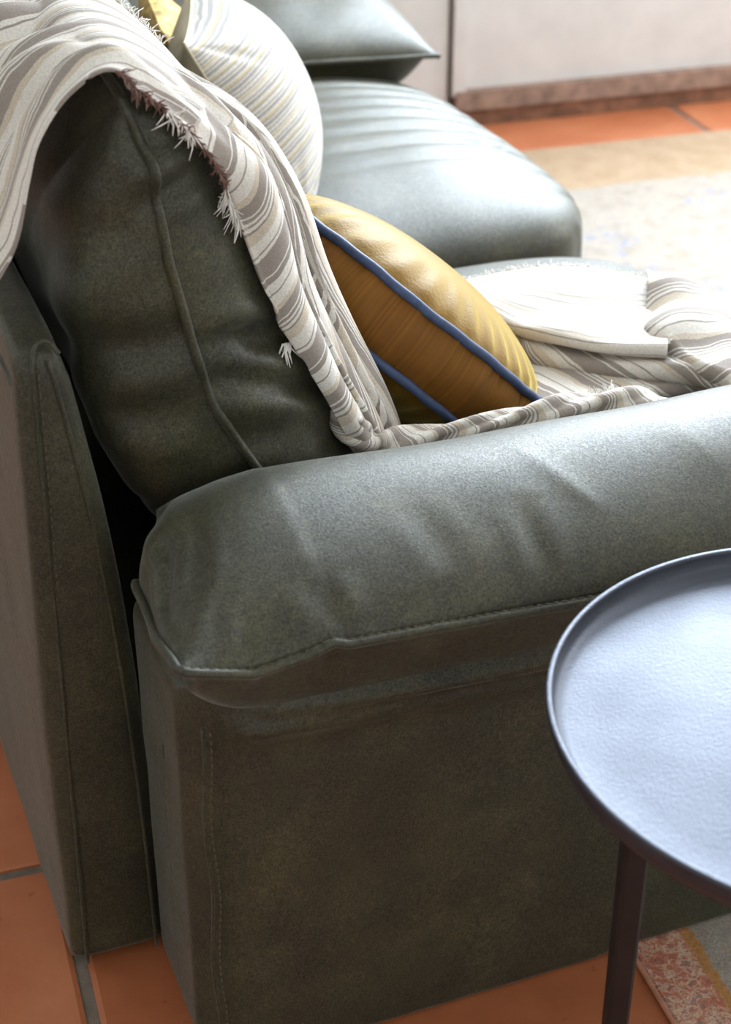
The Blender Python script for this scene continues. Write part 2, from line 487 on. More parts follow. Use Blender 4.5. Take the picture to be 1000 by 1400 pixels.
# garden door: white lower panel in a frame, glazing above
door = rbox('door_1', WHITE, DX0 + .012, DX0 + .045, WY - .012, WY + .05, .075, 2.9)
door['label'] = 'white painted garden door with plain lower panel'
rbox('lower_panel', WHITE, DX0 + .049, DX1 - .05, WY + .010, WY + .04, .075, 1.02, door)
rbox('stile', WHITE, DX1 - .05, DX1 - .012, WY - .012, WY + .05, .075, 2.9, door)
rbox('rail', WHITE, DX0 + .045, DX1 - .05, WY - .008, WY + .05, 1.02, 1.10, door)
rbox('rail', WHITE, DX0 + .045, DX1 - .05, WY - .008, WY + .05, 2.84, 2.9, door)
rbox('door_gap_shade', GAP, DX0 - .001, DX0 + .012, WY + .010, WY + .05, .02, 2.9, door)  # strip filling the gap, coloured as its shade
rbox('baseboard_back', WOOD, DX0 + .02, DX1, WY - .018, WY + .03, .040, .086)
rbox('trim_1', WOOD2, DX0 - .03, DX1, WY - .008, WY + .03, -.004, .040)
tag(rbox('window_1', WHITE, RX1 - .02, RX1 + .05, .20, 2.30, .74, .80))
for a, b_, c, d in ((.20, .25, .80, 2.35), (2.25, 2.30, .80, 2.35), (.20, 2.30, 2.35, 2.40)):
    rbox('frame_bar', WHITE, RX1 - .02, RX1 + .05, a, b_, c, d, bpy.data.objects['window_1'])

# rug: runs from under the arm to the back of the room
RUGX, RUGY = .457, 2.405
rug = empty('rug', room(RUGX, RUGY, 0)); rug.rotation_euler = (0, 0, RA)
tag(rug, 'large faded rug with red left border on the terracotta floor', 'rug')
RW, RL, RTH = 2.2, 3.9, .006
nx, ny = 12, 24
gx, gy = np.meshgrid(np.linspace(.004, RW - .004, nx), np.linspace(-RL + .004, -.004, ny), indexing='ij')
me_V = np.stack([gx, gy, np.full_like(gx, RTH)], -1).reshape(-1, 3)
def rug_part(name, V, F, m, smooth=True):
    me = bpy.data.meshes.new(name); me.from_pydata(np.asarray(V).tolist(), [], F if isinstance(F, list) else F.tolist())
    if smooth: me.polygons.foreach_set('use_smooth', [True] * len(me.polygons))
    me.materials.append(m); o = bpy.data.objects.new(name, me); COL.objects.link(o); o.parent = rug; return o
bb = boxV(0.002, RW - .002, -RL + .002, -.002, .0008, RTH - .0005)
V, F = join([(me_V, gridF(nx, ny, flip=False)), bb])
rug_part('pile', V, F, rug_mat(0, 0, 0))
parts = [tube(np.linspace(p, q, 40), .0028, 8) for p, q in (((0, 0, .0032), (0, -RL, .0032)), ((RW, 0, .0032), (RW, -RL, .0032)), ((0, 0, .0032), (RW, 0, .0032)), ((0, -RL, .0032), (RW, -RL, .0032)))]
V, F = join(parts)
rug_part('binding', V, F, simple('salmon_binding', (.50, .22, .14), .85, var=.2, scale=80))

# ------------------------------------------------------------------ sofa
sofa = empty('sofa', (.4, .8, 0))
tag(sofa, 'dark olive green velvet two-seat sofa with loose cushions', 'sofa')
def fab(V, F, amp=.0015, f1=16, seed=1, amp2=.0006, f2=60):
    n = vnormals(V, F)
    d = amp * noise(V, f1, seed) + amp2 * noise(V, f2, seed + 1)
    return V + n * d[:, None]
def on(V, F, pix, eye=CAM):
    """points of a surface that lie along the given sight lines"""
    bv = BVHTree.FromPolygons([tuple(p) for p in V], [tuple(int(i) for i in f) for f in F])
    out = []
    for q in pix:
        h = bv.ray_cast(Vector(eye), Vector(nrm(ray(q[0], q[1]))))
        if h[0] is not None: out.append(np.array(h[0]))
    return out
def creases(V, F, lines):
    """lines: (points, width, depth, ridge)"""
    n = vnormals(V, F); d = np.zeros(len(V))
    for pts, w, dep, rg in lines:
        s, t = seg_dist(V, pts); env = np.sin(PI * np.clip(t * .94 + .03, 0, 1)) ** .7
        d += env * (-dep * np.exp(-(s / w) ** 2) + rg * np.exp(-((s - 2.1 * w) / w) ** 2))
    return V + n * d[:, None]

# back frame: tapered upholstered panel
U, F = softbox(1, 1, 1, 56, 40)
h = (U[:, 2] + 1) / 2
zt = .715
z = .006 + h * (zt - .006)
xo = -.094 + .012 * h
xi = .012 - .012 * h - .040 * h ** 3
x = xo + (U[:, 0] + 1) / 2 * (xi - xo)
y = .178 + (U[:, 1] + 1) / 2 * 1.55
# softened vertical edges
c = (np.abs(U[:, 0]) ** 5) * (np.abs(U[:, 1]) ** 40)
y = y + np.where(U[:, 1] < 0, 1, -1) * .012 * c
z = z - .010 * (np.abs(U[:, 0]) ** 4) * (U[:, 2] > .9) - .004
V = np.stack([x, y, z], -1)
V = fab(V, F, .0016, 14, 3)
back = build('back_frame', V, F, GREEN, sofa)
ef = lambda fx, zz: (-.094 + .012 * (zz - .02) / .7 + fx, .1765, zz)
def back_edge(side, off):
    P = []
    for k in range(60):
        zz = .012 + k / 59 * .683; hh = (zz - .022) / (zt - .022)
        xo_, xi_ = -.094 + .012 * hh, .012 - .012 * hh - .040 * hh ** 3
        P.append((xo_ + off if side < 0 else xi_ - off, .1775 + .001 * math.sin(zz * 30), zz))
    return P
for s, off in ((-1, .017), (1, .016)):
    V, F = tube(back_edge(s, off), .0022, 6); build('piping', V, F, GREEN, back)
V, F = tube(spline([(-.066, .178, .692), (-.06, .186, .705), (-.05, .1868, .708), (-.042, .18, .698)], 30), .0024, 6); build('piping', V, F, GREEN, back)
dashes([np.array(p) + (.004, -.0015, 0) for p in back_edge(-1, .017)][40:], THREAD, back)

# near arm: frame
AX1 = .88
U, F = softbox(1, 1, 1, 64, 36)
x = .0 + (U[:, 0] + 1) / 2 * (AX1 - .0)
y = .0 + (U[:, 1] + 1) / 2 * .178
zb_ = .0008 + .0062 * sstep(.42, .45, x)
z = zb_ + (U[:, 2] + 1) / 2 * (.452 - zb_)
c = sstep(.0, .055, x)                       # left corner is well rounded
y = np.where(U[:, 1] < 0, y + .030 * (1 - c) ** 2.2, y)
y = y - np.where(U[:, 1] < -.5, 1, 0) * .012 * np.exp(-((z - .415) / .022) ** 2) * sstep(.01, .07, x)   # loose roll under the arm pad
V = np.stack([x, y, z], -1)
V = np.where((V[:, 2] < .02)[:, None], V, fab(V, F, .0016, 11, 5))
bot = [atY(300, 955, -.012), atY(350, 988, -.008), atY(500, 968, -.008), atY(640, 945, -.008), atY(760, 922, -.008), atY(1000, 880, -.008)]
V = creases(V, F, [(bot, .006, .006, .0025)])
armf = build('arm_frame', V, F, GREEN, sofa)
seamL = [(.013 + .002 * math.sin(k * .3), .006 - .0035, .02 + k / 50 * .40) for k in range(51)]
V, F = tube(seamL, .0016, 6); build('piping', V, F, GREEN, armf)
dashes([np.array(p) + (.006, -.0022, 0) for p in seamL], THREAD, armf)

# arm pads: pillow tops lying over the arm frames
def arm_pad(y0, y1, zs, x0, x1, hgt=.066, N=190):
    a, b = (x1 - x0) / 2, (y1 - y0) / 2
    V, F, uv, side = pillow(a, b, .088, .105, p=2.4, q=.5, pb=9, qb=.6, N=N)
    u, v = uv[:, 0], uv[:, 1]
    # top: rounder ends
    t = side > 0
    vc = v - .22 * (1 - v * v)      # crest sits towards the inside
    zt_ = hgt * ((1 - np.abs(vc) ** 1.9).clip(0) ** .56) * ((1 - np.abs(u) ** 11).clip(0) ** .5)
    V[t, 2] = zt_[t]
    o = np.array([(x0 + x1) / 2, (y0 + y1) / 2, zs])
    V = V + o
    return V, F, uv, side
def seam_z(x):     # the near pad's seam rides up and down
    return np.interp(x, [-.012, .045, .09, .114, .125, .211, .404, .88], [.525, .508, .514, .521, .516, .512, .502, .498])
V, F, uv, side = arm_pad(-.052, .200, 0.0, -.012, AX1 + .01)
u, v = uv[:, 0], uv[:, 1]
hh_ = V[:, 2].copy(); V[:, 2] += .512 + (seam_z(V[:, 0]) - .512) * np.exp(-np.abs(hh_) / .03)
low = side < 0
V[low, 1] += np.where(v[low] < 0, .038, -.02) * (1 - np.exp(-(seam_z(V[low, 0]) - V[low, 2]) / .05))
V[low, 0] += np.where(u[low] < 0, .02, -.02) * (1 - np.exp(-(seam_z(V[low, 0]) - V[low, 2]) / .05)) * (np.abs(u[low]) > .97)
# pulled-in left end
V[:, 0] += np.exp(-((V[:, 0] + .012) / .09) ** 2) * (.006 * sstep(-.03, .09, V[:, 1]) + .040 * sstep(.10, .2, V[:, 1]))
e = np.exp(-((V[:, 0] + .0) / .03) ** 2)
V[:, 2] -= e * .022 * sstep(-.05, .06, V[:, 1]) * np.exp(-np.abs(hh_) / .03)
V = fab(V, F, .0020, 9, 21, .0007, 45)
L = lambda *q: [atY(*p) for p in q]
H = lambda *q: on(V, F, q)
cr = [(H((705, 612), (770, 655), (790, 672), (830, 702)), .0050, -.0020, .0006),
      (H((715, 690), (735, 745), (750, 795)), .009, .0018, .0010),
      (H((900, 570), (960, 612), (998, 650)), .007, -.0012, .0005),
      (H((560, 690), (600, 740), (640, 790)), .012, .0008, .0006),
      (H((222, 700), (232, 760), (226, 820), (238, 870)), .008, .006, .003),
      (H((262, 720), (268, 790), (252, 850), (250, 895)), .009, .0025, .002),
      (H((300, 790), (290, 850), (282, 900)), .008, .0015, .0012),
      (H((430, 790), (448, 835), (458, 862)),   .011, .003, .0015),
      (H((630, 790), (605, 820), (590, 845)), .010, .0018, .001)]
cr = [c for c in cr if len(c[0]) > 1]
V = creases(V, F, cr)
pad = build('arm_pad', V, F, GREEN, sofa)
Nn = 190
G = V[:Nn * Nn].reshape(Nn, Nn, 3)
edge = np.concatenate([G[Nn // 1 - 1:0:-1, 0], G[0, :int(Nn * .62)]])       # outer side then left end
out = edge.copy(); out[:Nn - 1, 1] -= .003; out[Nn - 1:, 0] -= .003
V2, F2 = tube(out, .0042, 8); sp = build('seam_flange', V2, F2, GREEN, pad)
dashes(np.array([p + (0, -.0022, .0045) for p in edge[:Nn - 1]]), THREAD, pad, step=.008)

# far arm
U, F = softbox(1, 1, 1, 30, 16)
V = np.stack([.02 + (U[:, 0] + 1) / 2 * .84, 1.63 + (U[:, 1] + 1) / 2 * .2, .012 + (U[:, 2] + 1) / 2 * .45], -1)
build('arm_frame', fab(V, F, .002, 12, 31), F, GREEN, sofa)
V, F, uv, side = arm_pad(1.52, 1.86, .520, 0.0, .885, hgt=.085, N=70)
V[:, 2] += .006 * np.sin(V[:, 0] * 9) - .024 * sstep(.55, .88, V[:, 0]) - .006
low = side < 0
V[low, 1] += np.where(uv[low, 1] < 0, .05, -.02) * (1 - np.exp(-(.525 - V[low, 2]) / .05))
V = fab(V, F, .004, 14, 33, .0012, 50)
fp = build('arm_pad', V, F, GREEN, sofa)
G = V[:70 * 70].reshape(70, 70, 3)
V2, F2 = tube(np.concatenate([G[::-1, 0][::-1], G[-1, 1:]]), .0045, 8); build('seam_flange', V2, F2, GREEN, fp)

# seat base and feet
U, F = softbox(1, 1, 1, 24, 20)
V = np.stack([.0 + (U[:, 0] + 1) / 2 * .86, .19 + (U[:, 1] + 1) / 2 * 1.42, .03 + (U[:, 2] + 1) / 2 * .24], -1)
build('seat_base', V, F, GREEN, sofa)
for fx, fy in ((.05, .09), (.82, .09), (.05, 1.70), (.82, 1.70)):
    V, F = boxV(fx - .025, fx + .025, fy - .025, fy + .025, 0.0 + (.0066 if fx > .4 else 0.0007), .03)
    build('foot', V, F, FOOT, sofa, smooth=False)

# seat cushions
def seat(y0, y1, x1, seed, wr, dz=0.0):
    U, F = softbox(1, 1, 1, 80, 4.6)
    x0 = .14
    a, b = (x1 - x0) / 2, (y1 - y0) / 2
    crown = (1 - np.abs(U[:, 0]) ** 3.0).clip(0) * (1 - np.abs(U[:, 1]) ** 2.4).clip(0)
    z = .355 + dz * (U[:, 2] + 1) / 2 + U[:, 2] * .062 + np.where(U[:, 2] > 0, 1, -.25) * .052 * crown
    V = np.stack([x0 + a + U[:, 0] * a, y0 + b + U[:, 1] * b, z], -1)
    V[:, 0] += .012 * (1 - U[:, 1] ** 2) * np.clip(U[:, 0], 0, 1)
    V = fab(V, F, .004, 9, seed, .0008, 40)
    n = vnormals(V, F)
    # long soft drag wrinkles running across towards the front corner
    if wr:
        ph = V[:, 1] + .25 * (V[:, 0] - .6) ** 2 + .02 * noise(V, 7, seed + 5)
        w = np.maximum(0, np.sin(ph * 96 + 2.0 * noise(V, 6, seed + 6))) ** 3
        msk = sstep(.40, .70, V[:, 0]) * sstep(1.02, 1.16, V[:, 1]) * (1 - sstep(1.52, 1.62, V[:, 1])) * (n[:, 2] > .1)
        V = V - n * (.016 * w * msk * (.7 + .5 * noise(V, 6, seed + 7)).clip(0))[:, None]
        w2 = np.maximum(0, np.sin((V[:, 1] - .4 * (V[:, 0] - .9)) * 95 + 2 * noise(V, 6, seed + 8))) ** 3
        V = V - n * (.004 * w2 * sstep(.80, .88, V[:, 0]))[:, None]
    else:
        w2 = np.sin(V[:, 1] * 70 + 2 * noise(V, 6, seed + 8))
        V = V - n * (.0015 * w2 * sstep(.75, .86, V[:, 0]))[:, None]
    o = build('seat_cushion', V, F, GREEN, sofa)
    t = np.linspace(0, 2 * PI, 120, endpoint=False)
    cs, sn = np.cos(t), np.sin(t)
    r = (np.abs(cs) ** 4.6 + np.abs(sn) ** 4.6) ** (-1 / 4.6)
    V2, F2 = tube(np.stack([x0 + a + (a + .002) * cs * r + .012 * (1 - (sn * r) ** 2) * np.clip(cs * r, 0, 1), y0 + b + (b + .001) * sn * r, np.full(120, .338)], -1), .004, 6, True)
    build('piping', V2, F2, GREEN, o)
    return o
seat(.205, .875, .875, 41, False)
seat(.868, 1.68, .890, 51, True, .026)

# back cushions: knife-edge cushions leaning on the back frame
def back_cushion(y0, y1, seed, tf=.085):
    N = 100
    b = .27; a = (y1 - y0) / 2
    V, F, uv, side = pillow(a, b, .128, .118, p=7, q=.55, N=N, rnd=.75)
    u, v = uv[:, 0], uv[:, 1]
    th = ((1 - np.abs(u) ** 9).clip(0) ** .5) * ((1 - np.abs(v) ** 2.6).clip(0) ** .55)
    V[:, 2] = np.where(side > 0, tf * th, -(.105 + .055 * (1 - v) / 2) * th)
    V[:, 2] += np.where(side < 0, -.012, .012) * (1 - v) * .5 * th       # sags: thicker below
    # the end seam wanders
    off = np.interp(v, [-1, -.75, -.45, -.1, .15, .45, .75, 1.0], [.015, -.002, -.034, -.046, -.038, -.024, -.002, .0])
    V[:, 2] += off * np.exp(-((u + 1) / .22) ** 2)
    rec = math.radians(21)
    ez = np.array([math.cos(rec), 0, math.sin(rec)]); ey = np.array([-math.sin(rec), 0, math.cos(rec)]); ex = np.array([0, 1., 0])
    o = np.array([.128, (y0 + y1) / 2, .655])
    T = frame(o, ex, ey, ez)
    P = T(V)
    n = vnormals(P, F)
    if True:
        e = np.exp(-((u + 1) / .35) ** 2)
        w = np.maximum(0, np.sin(v * 11 + 1.6 * noise(P, 9, seed + 4) + side * 1.1)) ** 4
        P = P - n * (.008 * e * w * (.5 + .6 * noise(P, 8, seed + 2)).clip(0))[:, None]
    P = fab(P, F, .0045, 10, seed, .0009, 42)
    return P, F, uv, side, N
P, F, uv, side, N = back_cushion(.205, .86, 61)
H = lambda *q: on(P, F, q)
cr = [(H((272, 470), (330, 462), (400, 466), (450, 480)), .011, .010, .005),
      (H((268, 500), (340, 522), (420, 530), (460, 540)), .009, .007, .004),
      (H((205, 280), (240, 252), (270, 232)), .009, .007, .005),
      (H((178, 165), (200, 190), (228, 198)), .013, .006, .005),
      (H((290, 590), (340, 600), (400, 590)), .014, .006, .003),
      (H((70, 440), (130, 470), (240, 470)), .018, .007, .003),
      (H((60, 340), (130, 322), (190, 300)), .018, .005, .003),
      (H((140, 560), (200, 570), (280, 560)), .018, .006, .003)]
P = creases(P, F, [c for c in cr if len(c[0]) > 1])
BC_V, BC_F = P, F
bc = build('back_cushion', P, F, GREEN, sofa)
G = P[:N * N].reshape(N, N, 3)
loop = np.concatenate([G[0, :], G[1:, -1], G[-1, -2::-1], G[-2:0:-1, 0]])
c0 = loop.mean(0); lo2 = loop + .003 * (loop - c0) / np.linalg.norm(loop - c0, axis=1)[:, None]
V2, F2 = tube(lo2, .0042, 8, True); build('piping', V2, F2, GREEN, bc)
P, F, uv, side, N = back_cushion(.885, 1.55, 71, .145)
bc2 = build('back_cushion', P, F, GREEN, sofa)
G = P[:N * N].reshape(N, N, 3)
loop = np.concatenate([G[0, :], G[1:, -1], G[-1, -2::-1], G[-2:0:-1, 0]])
V2, F2 = tube(loop, .0045, 8, True); build('piping', V2, F2, GREEN, bc2)

# ------------------------------------------------------------------ round gold cushion
c1 = CAM + ray(560, 409) / FPX * 1.86
ax = nrm(np.array([.72, .15, .67]) - .10 * FW)
e1 = nrm(np.cross(ax, ZZ)); e2 = np.cross(e1, ax)
RR, GWD = .1775, .070
gc = c1 - ax * GWD / 2
T = frame(gc, e1, e2, ax)
gold = empty('round_cushion', tuple(gc))
tag(gold, 'round gold velvet cushion with blue corded edges under the striped throw', 'cushion')
NS = 160
th = np.linspace(0, 2 * PI, NS, endpoint=False)
def lathe(prof, wr):
    prof = np.asarray(prof); m = len(prof)
    R, H = prof[:, 0][:, None], prof[:, 1][:, None]
    k = wr(th[None, :], R, H)
    X = np.stack([(R + k) * np.cos(th), (R + k) * np.sin(th), H + 0 * th], -1)
    return X.reshape(-1, 3), gridF(m, NS, wrapv=True), np.broadcast_to(th, (m, NS)).reshape(-1) * RR
hh = np.linspace(-1, 1, 22)
prof = [(RR + .012 * (1 - t ** 2), t * GWD / 2) for t in hh]
wr = lambda t, R, H: .0016 * np.sin(t * 47 + 2 * np.sin(t * 5)) * np.abs(H / (GWD / 2)) ** 2 + .0012 * np.sin(t * 23 + 1) + .0014 * np.sin(t * 71 + H * 30)
V, F, ar = lathe(prof, wr); build('gusset', T(V), F, GOLDS, gold, {'around': ar})
for sgn, nm in ((1, 'front_panel'), (-1, 'back_panel')):
    rr = np.linspace(1, .02, 26)
    prof = [(RR * r, sgn * (GWD / 2 + .052 * (1 - r ** 2.4) ** .72)) for r in rr]
    V, F, ar = lathe(prof, lambda t, R, H: 0 * t * R)
    dr = np.hypot(V[:, 0], V[:, 1]) / RR
    tt = np.arctan2(V[:, 1], V[:, 0])
    V[:, 2] += sgn * (.0022 * np.sin(tt * 31 + 3 * np.sin(3 * tt)) * sstep(.6, .95, dr) * (1 - sstep(.985, 1, dr)) + .003 * noise(V, 16, 83))
    V = np.concatenate([V, [[0, 0, V[25 * NS:26 * NS, 2].mean()]]])
    F = F.tolist() + [[25 * NS + j, 25 * NS + (j + 1) % NS, len(V) - 1] for j in range(NS)]
    build(nm, T(V), F, GOLD, gold, {'around': np.r_[ar, 0]})
    ring = np.stack([(RR + .003) * np.cos(th), (RR + .003) * np.sin(th), sgn * GWD / 2 + .0007 * np.sin(7 * th + sgn) + .0004 * np.sin(23 * th)], -1)
    V, F = tube(T(ring), .0052, 10, True); build('piping', V, F, BLUE, gold)

# ------------------------------------------------------------------ woven pillow and the mustard pillow behind it
def loose_pillow(name, label, corner, eu, n, size, thick, m1, m2, pinch, seed, sc=1.0):
    eu = nrm(eu); n = nrm(np.asarray(n) - eu * (np.asarray(n) @ eu)); ev = np.cross(n, eu)
    h = size / 2
    o = np.asarray(corner) + eu * h - ev * h
    root = empty(name, tuple(o)); tag(root, label, 'pillow')
    N = 80
    V, F, uv, side = pillow(h, h, thick, thick * .9, p=2.1, q=.6, N=N, pinch=pinch)
    u, v = uv[:, 0], uv[:, 1]
    rad = np.maximum(np.abs(u), np.abs(v))
    V[:, 2] += side * .006 * noise(V, 13, seed) * (1 - rad ** 6)
    # pulls running in from the corners
    for su in (-1, 1):
        for sv in (-1, 1):
            d = np.hypot(u - su, v - sv); a = np.arctan2(v - sv, u - su)
            V[:, 2] += -side * .010 * np.maximum(0, np.sin(a * 9 + seed)) ** 2 * np.exp(-((d - .35) / .25) ** 2) * (1 - rad ** 4)
    P = frame(o, eu, ev, n)(V)
    f = P[:N * N]; bk = P[N * N:]
    FF = gridF(N, N, 0)
    build('front_panel', f, FF, m1, root, {'stripe': (v[:N * N] * h * sc)})
    build('back_panel', bk, gridF(N, N, 0, True), m2, root, {'stripe': v[N * N:] * h})
    G = f.reshape(N, N, 3)
    loop = np.concatenate([G[0, :], G[1:, -1], G[-1, -2::-1], G[-2:0:-1, 0]])
    V2, F2 = tube(loop, .0022, 6, True); build('seam', V2, F2, m2, root)
    return root
loose_pillow('throw_pillow', 'pale woven pillow with fine grey and cream stripes beside the gold cushion', atY(252, 60, .93), (.30, .95, 0.02), (.84, -.28, .47), .31, .088,
             PILLOW, PILLOWB, .05, 91)
loose_pillow('throw_pillow', 'mustard and white textured pillow mostly hidden behind the striped pillow', atY(222, 45, 1.17), (.15, .98, .0), (.90, -.14, .42), .36, .06, MUSTARD, MUSTARD, .06, 95)

# ------------------------------------------------------------------ striped throw
throw = empty('throw_blanket', (.12, .35, .91))
tag(throw, 'white cotton throw with taupe stripes and frayed edges draped over the sofa', 'blanket')
def sheet(name, G, stripe, m=THROW, thick=.003, parent=throw):
    nu, nv = G.shape[:2]
    o = build(name, G.reshape(-1, 3), gridF(nu, nv), m, parent, {'stripe': np.broadcast_to(stripe, (nu, nv)).reshape(-1)})
    md = o.modifiers.new('thickness', 'SOLIDIFY'); md.thickness = thick; md.offset = 0
    return o
ST = [((-14, 420, .225), (-60, 345, .30), (-90, 290, .40), (-120, 240, .52)),
      ((30, 338, .215), (-25, 255, .30), (-70, 190, .40), (-110, 150, .52)),
      ((48, 252, .21), (0, 180, .30), (-45, 120, .40), (-90, 80, .52)),
      ((63, 195, .205), (30, 120, .30), (-10, 60, .40), (-50, 20, .52)),
      ((100, 139, .205), (80, 80, .30), (56, 42, .40), (20, 6, .55)),
      ((150, 106, .205), (140, 74, .30), (122, 50, .40), (94, 26, .52)),
      ((195, 137, .21), (194, 108, .29), (188, 86, .38), (172, 66, .47)),
      ((235, 178, .215), (243, 144, .28), (238, 126, .36), (216, 114, .44)),
      ((274, 232, .22), (281, 196, .27), (286, 174, .33), (272, 164, .40)),
      ((306, 280, .23), (323, 250, .27), (328, 234, .32), (325, 228, .37)),
      ((322, 340, .235), (350, 310, .27), (362, 298, .31), (364, 290, .36)),
      ((344, 412, .24), (376, 390, .27), (392, 378, .31), (404, 370, .35)),
      ((378, 474, .245), (411, 464, .27), (428, 456, .31), (440, 448, .34)),
      ((410, 530, .25), (442, 528, .27), (459, 525, .30), (468, 520, .33)),
      ((442, 590, .25), (472, 588, .27), (486, 585, .30), (492, 580, .32)),
      ((470, 640, .25), (492, 640, .27), (504, 638, .30), (510, 634, .32))]
CP = np.array([[atY(*p) for p in row] for row in ST])
NSs, NW = 260, 120
A1 = spline(CP, NSs)                                  # along
G = spline(A1.transpose(1, 0, 2), NW).transpose(1, 0, 2)   # across
s = np.linspace(0, 15, NSs)[:, None] + 0 * np.zeros((1, NW)); w = np.linspace(0, 1, NW)[None, :] + np.zeros((NSs, 1))
n = gnormals(G)
if n[NSs // 3, NW // 2, 2] < 0: n = -n
lob = lambda c, r: np.sqrt(np.clip(1 - ((w - c) / r) ** 2, 0, 1))
b1 = .20 + .05 * np.sin(s * .9); 
l1, l2, l3 = lob(.17 + .03 * np.sin(s * .8), .19), lob(.47 + .04 * np.sin(s * .7 + 1), .15), lob(.80 + .04 * np.sin(s * .6 + 2), .24)
fold = sstep(6.0, 9.0, s)
D = fold * (.026 * l1 + .021 * l2 + .033 * l3)
Ax = (1 - fold)
pf = G.reshape(-1, 3)
nA = (.008 * np.sin(w * 17 + .8 * np.sin(s * .7)) + .006 * np.sin(w * 31 + s * .9) + .004 * noise(pf, 22, 101).reshape(NSs, NW)) * Ax
D = D + nA * sstep(0, .12, w) + .0035 * noise(pf, 30, 103).reshape(NSs, NW) * sstep(0, .1, w)
G2 = G + n * (D + .006)[..., None]
def keep_out(G, V, F, gap):
    bv = BVHTree.FromPolygons([tuple(p) for p in V], [tuple(int(i) for i in f) for f in F])
    out = G.reshape(-1, 3).copy(); off = np.zeros_like(out)
    for i, p in enumerate(out):
        hit = bv.find_nearest(Vector(p), .12)
        if hit[0] is None: continue
        d = (Vector(p) - hit[0]).dot(hit[1])
        if d < gap: off[i] = np.array(hit[1]) * (gap - d)
    off = off.reshape(G.shape)
    for _ in range(3):
        sm = off.copy(); sm[1:-1, 1:-1] = (off[:-2, 1:-1] + off[2:, 1:-1] + off[1:-1, :-2] + off[1:-1, 2:] + 2 * off[1:-1, 1:-1]) / 6
        off = np.where(np.linalg.norm(sm, axis=2)[..., None] > np.linalg.norm(off, axis=2)[..., None], sm, off)
    return G + off
G2 = keep_out(G2, BC_V, BC_F, .010)
arc = np.r_[0, np.cumsum(np.linalg.norm(np.diff(G[:, NW // 3], axis=0), axis=1))][:, None]
qa = w * .40 + .02 * np.sin(s * .6)
in1 = (w < .33); in2 = (w >= .33) & (w < .60)
q1 = arc * .9 + w * .10; q2 = w * .19 + arc * .30; q3 = w * .17 - arc * .11
qb = np.where(in1, q1, np.where(in2, q2, q3))
stripe = np.where((s > 7.2) & in1, qb, np.where((s > 8) , np.where(in1, q1, np.where(in2, q2, q3)), qa))
sheet('drape', G2, stripe)
drapeG = G2

def strands(name, line, outdir, n, ln, r, m, curl=.5, parent=throw, seed=0):
    R = np.random.RandomState(seed + 500); Lp = np.asarray(line, float)
    d = np.r_[0, np.cumsum(np.linalg.norm(np.diff(Lp, axis=0), axis=1))]; parts = []
    for k in range(n):
        sx_ = (k + R.uniform(-.4, .4) + .5) / n * d[-1]
        p = np.array([np.interp(sx_, d, Lp[:, i]) for i in range(3)])
        od = nrm(np.asarray(outdir) + R.normal(size=3) * .35)
        l = ln * R.uniform(.5, 1.3); cv = R.normal(size=3) * curl * l
        q = [p, p + od * l * .35 + cv * .1, p + od * l * .7 + cv * .3 - ZZ * l * .1, p + od * l + cv * .6 - ZZ * l * .25]
        parts.append(tube(q, [r, r * 1.1, r, r * .5], 4))
    V, F = join(parts)
    return tag(build(name, V, F, m, parent), kind='stuff')
# frayed edges: brown along the near edge, white tufts on the far edge
def row(i0, i1, wv): return drapeG[int(i0 / 15 * (NSs - 1)):int(i1 / 15 * (NSs - 1)), int(wv * (NW - 1))]
strands('frayed_edge', row(5.1, 8.6, 0), (.1, -.6, -.5), 300, .006, .0006, RFRINGE, .9, seed=1)
strands('fringe', row(8.6, 9.6, 0), (-.4, -.5, -.7), 90, .010, .0006, FRINGE, .6, seed=2)
strands('fringe', row(6.6, 7.4, 0), (.1, -.5, -.4), 50, .010, .0006, FRINGE, .9, seed=6)
strands('fringe', row(5.4, 6.6, 1.), (.3, .3, .8), 110, .008, .0006, FRINGE, .6, seed=3)
strands('fringe', row(7.8, 9.0, 1.), (.6, .2, .7), 120, .007, .0006, FRINGE, .6, seed=4)
p0 = atY(386, 470, .235); strands('tassel', [p0, p0 + (.008, 0, 0)], (-.1, -.2, -1), 14, .014, .0009, FRINGE, .25, seed=5)

# twisted end lying in the crease along the arm
cl = spline([atY(470, 555, .250), atY(484, 588, .242), atY(506, 607, .238), atY(545, 606, .237), atY(620, 589, .236), atY(690, 574, .238), atY(760, 560, .242), atY(830, 551, .25), atY(890, 556, .25), atY(940, 580, .25)], 130)
ta = np.linspace(0, 1, 130)
rad = .0120 + .003 * np.sin(ta * 9) + .002 * np.sin(ta * 21 + 1)
V, F = tube(cl, rad, 28)
ang = np.tile(np.arange(28) / 28 * 2 * PI, 130); tl = np.repeat(ta, 28)
Vn = V - np.repeat(cl, 28, 0); rn = np.linalg.norm(Vn, axis=1)[:, None] + 1e-9
V = V + Vn / rn * (.0035 * np.sin(3 * ang + tl * 38) + .0012 * noise(V, 60, 111))[:, None]
build('twisted_edge', V, F, THROW, throw, {'stripe': tl * .62 + (1 - np.cos(ang)) * .022})

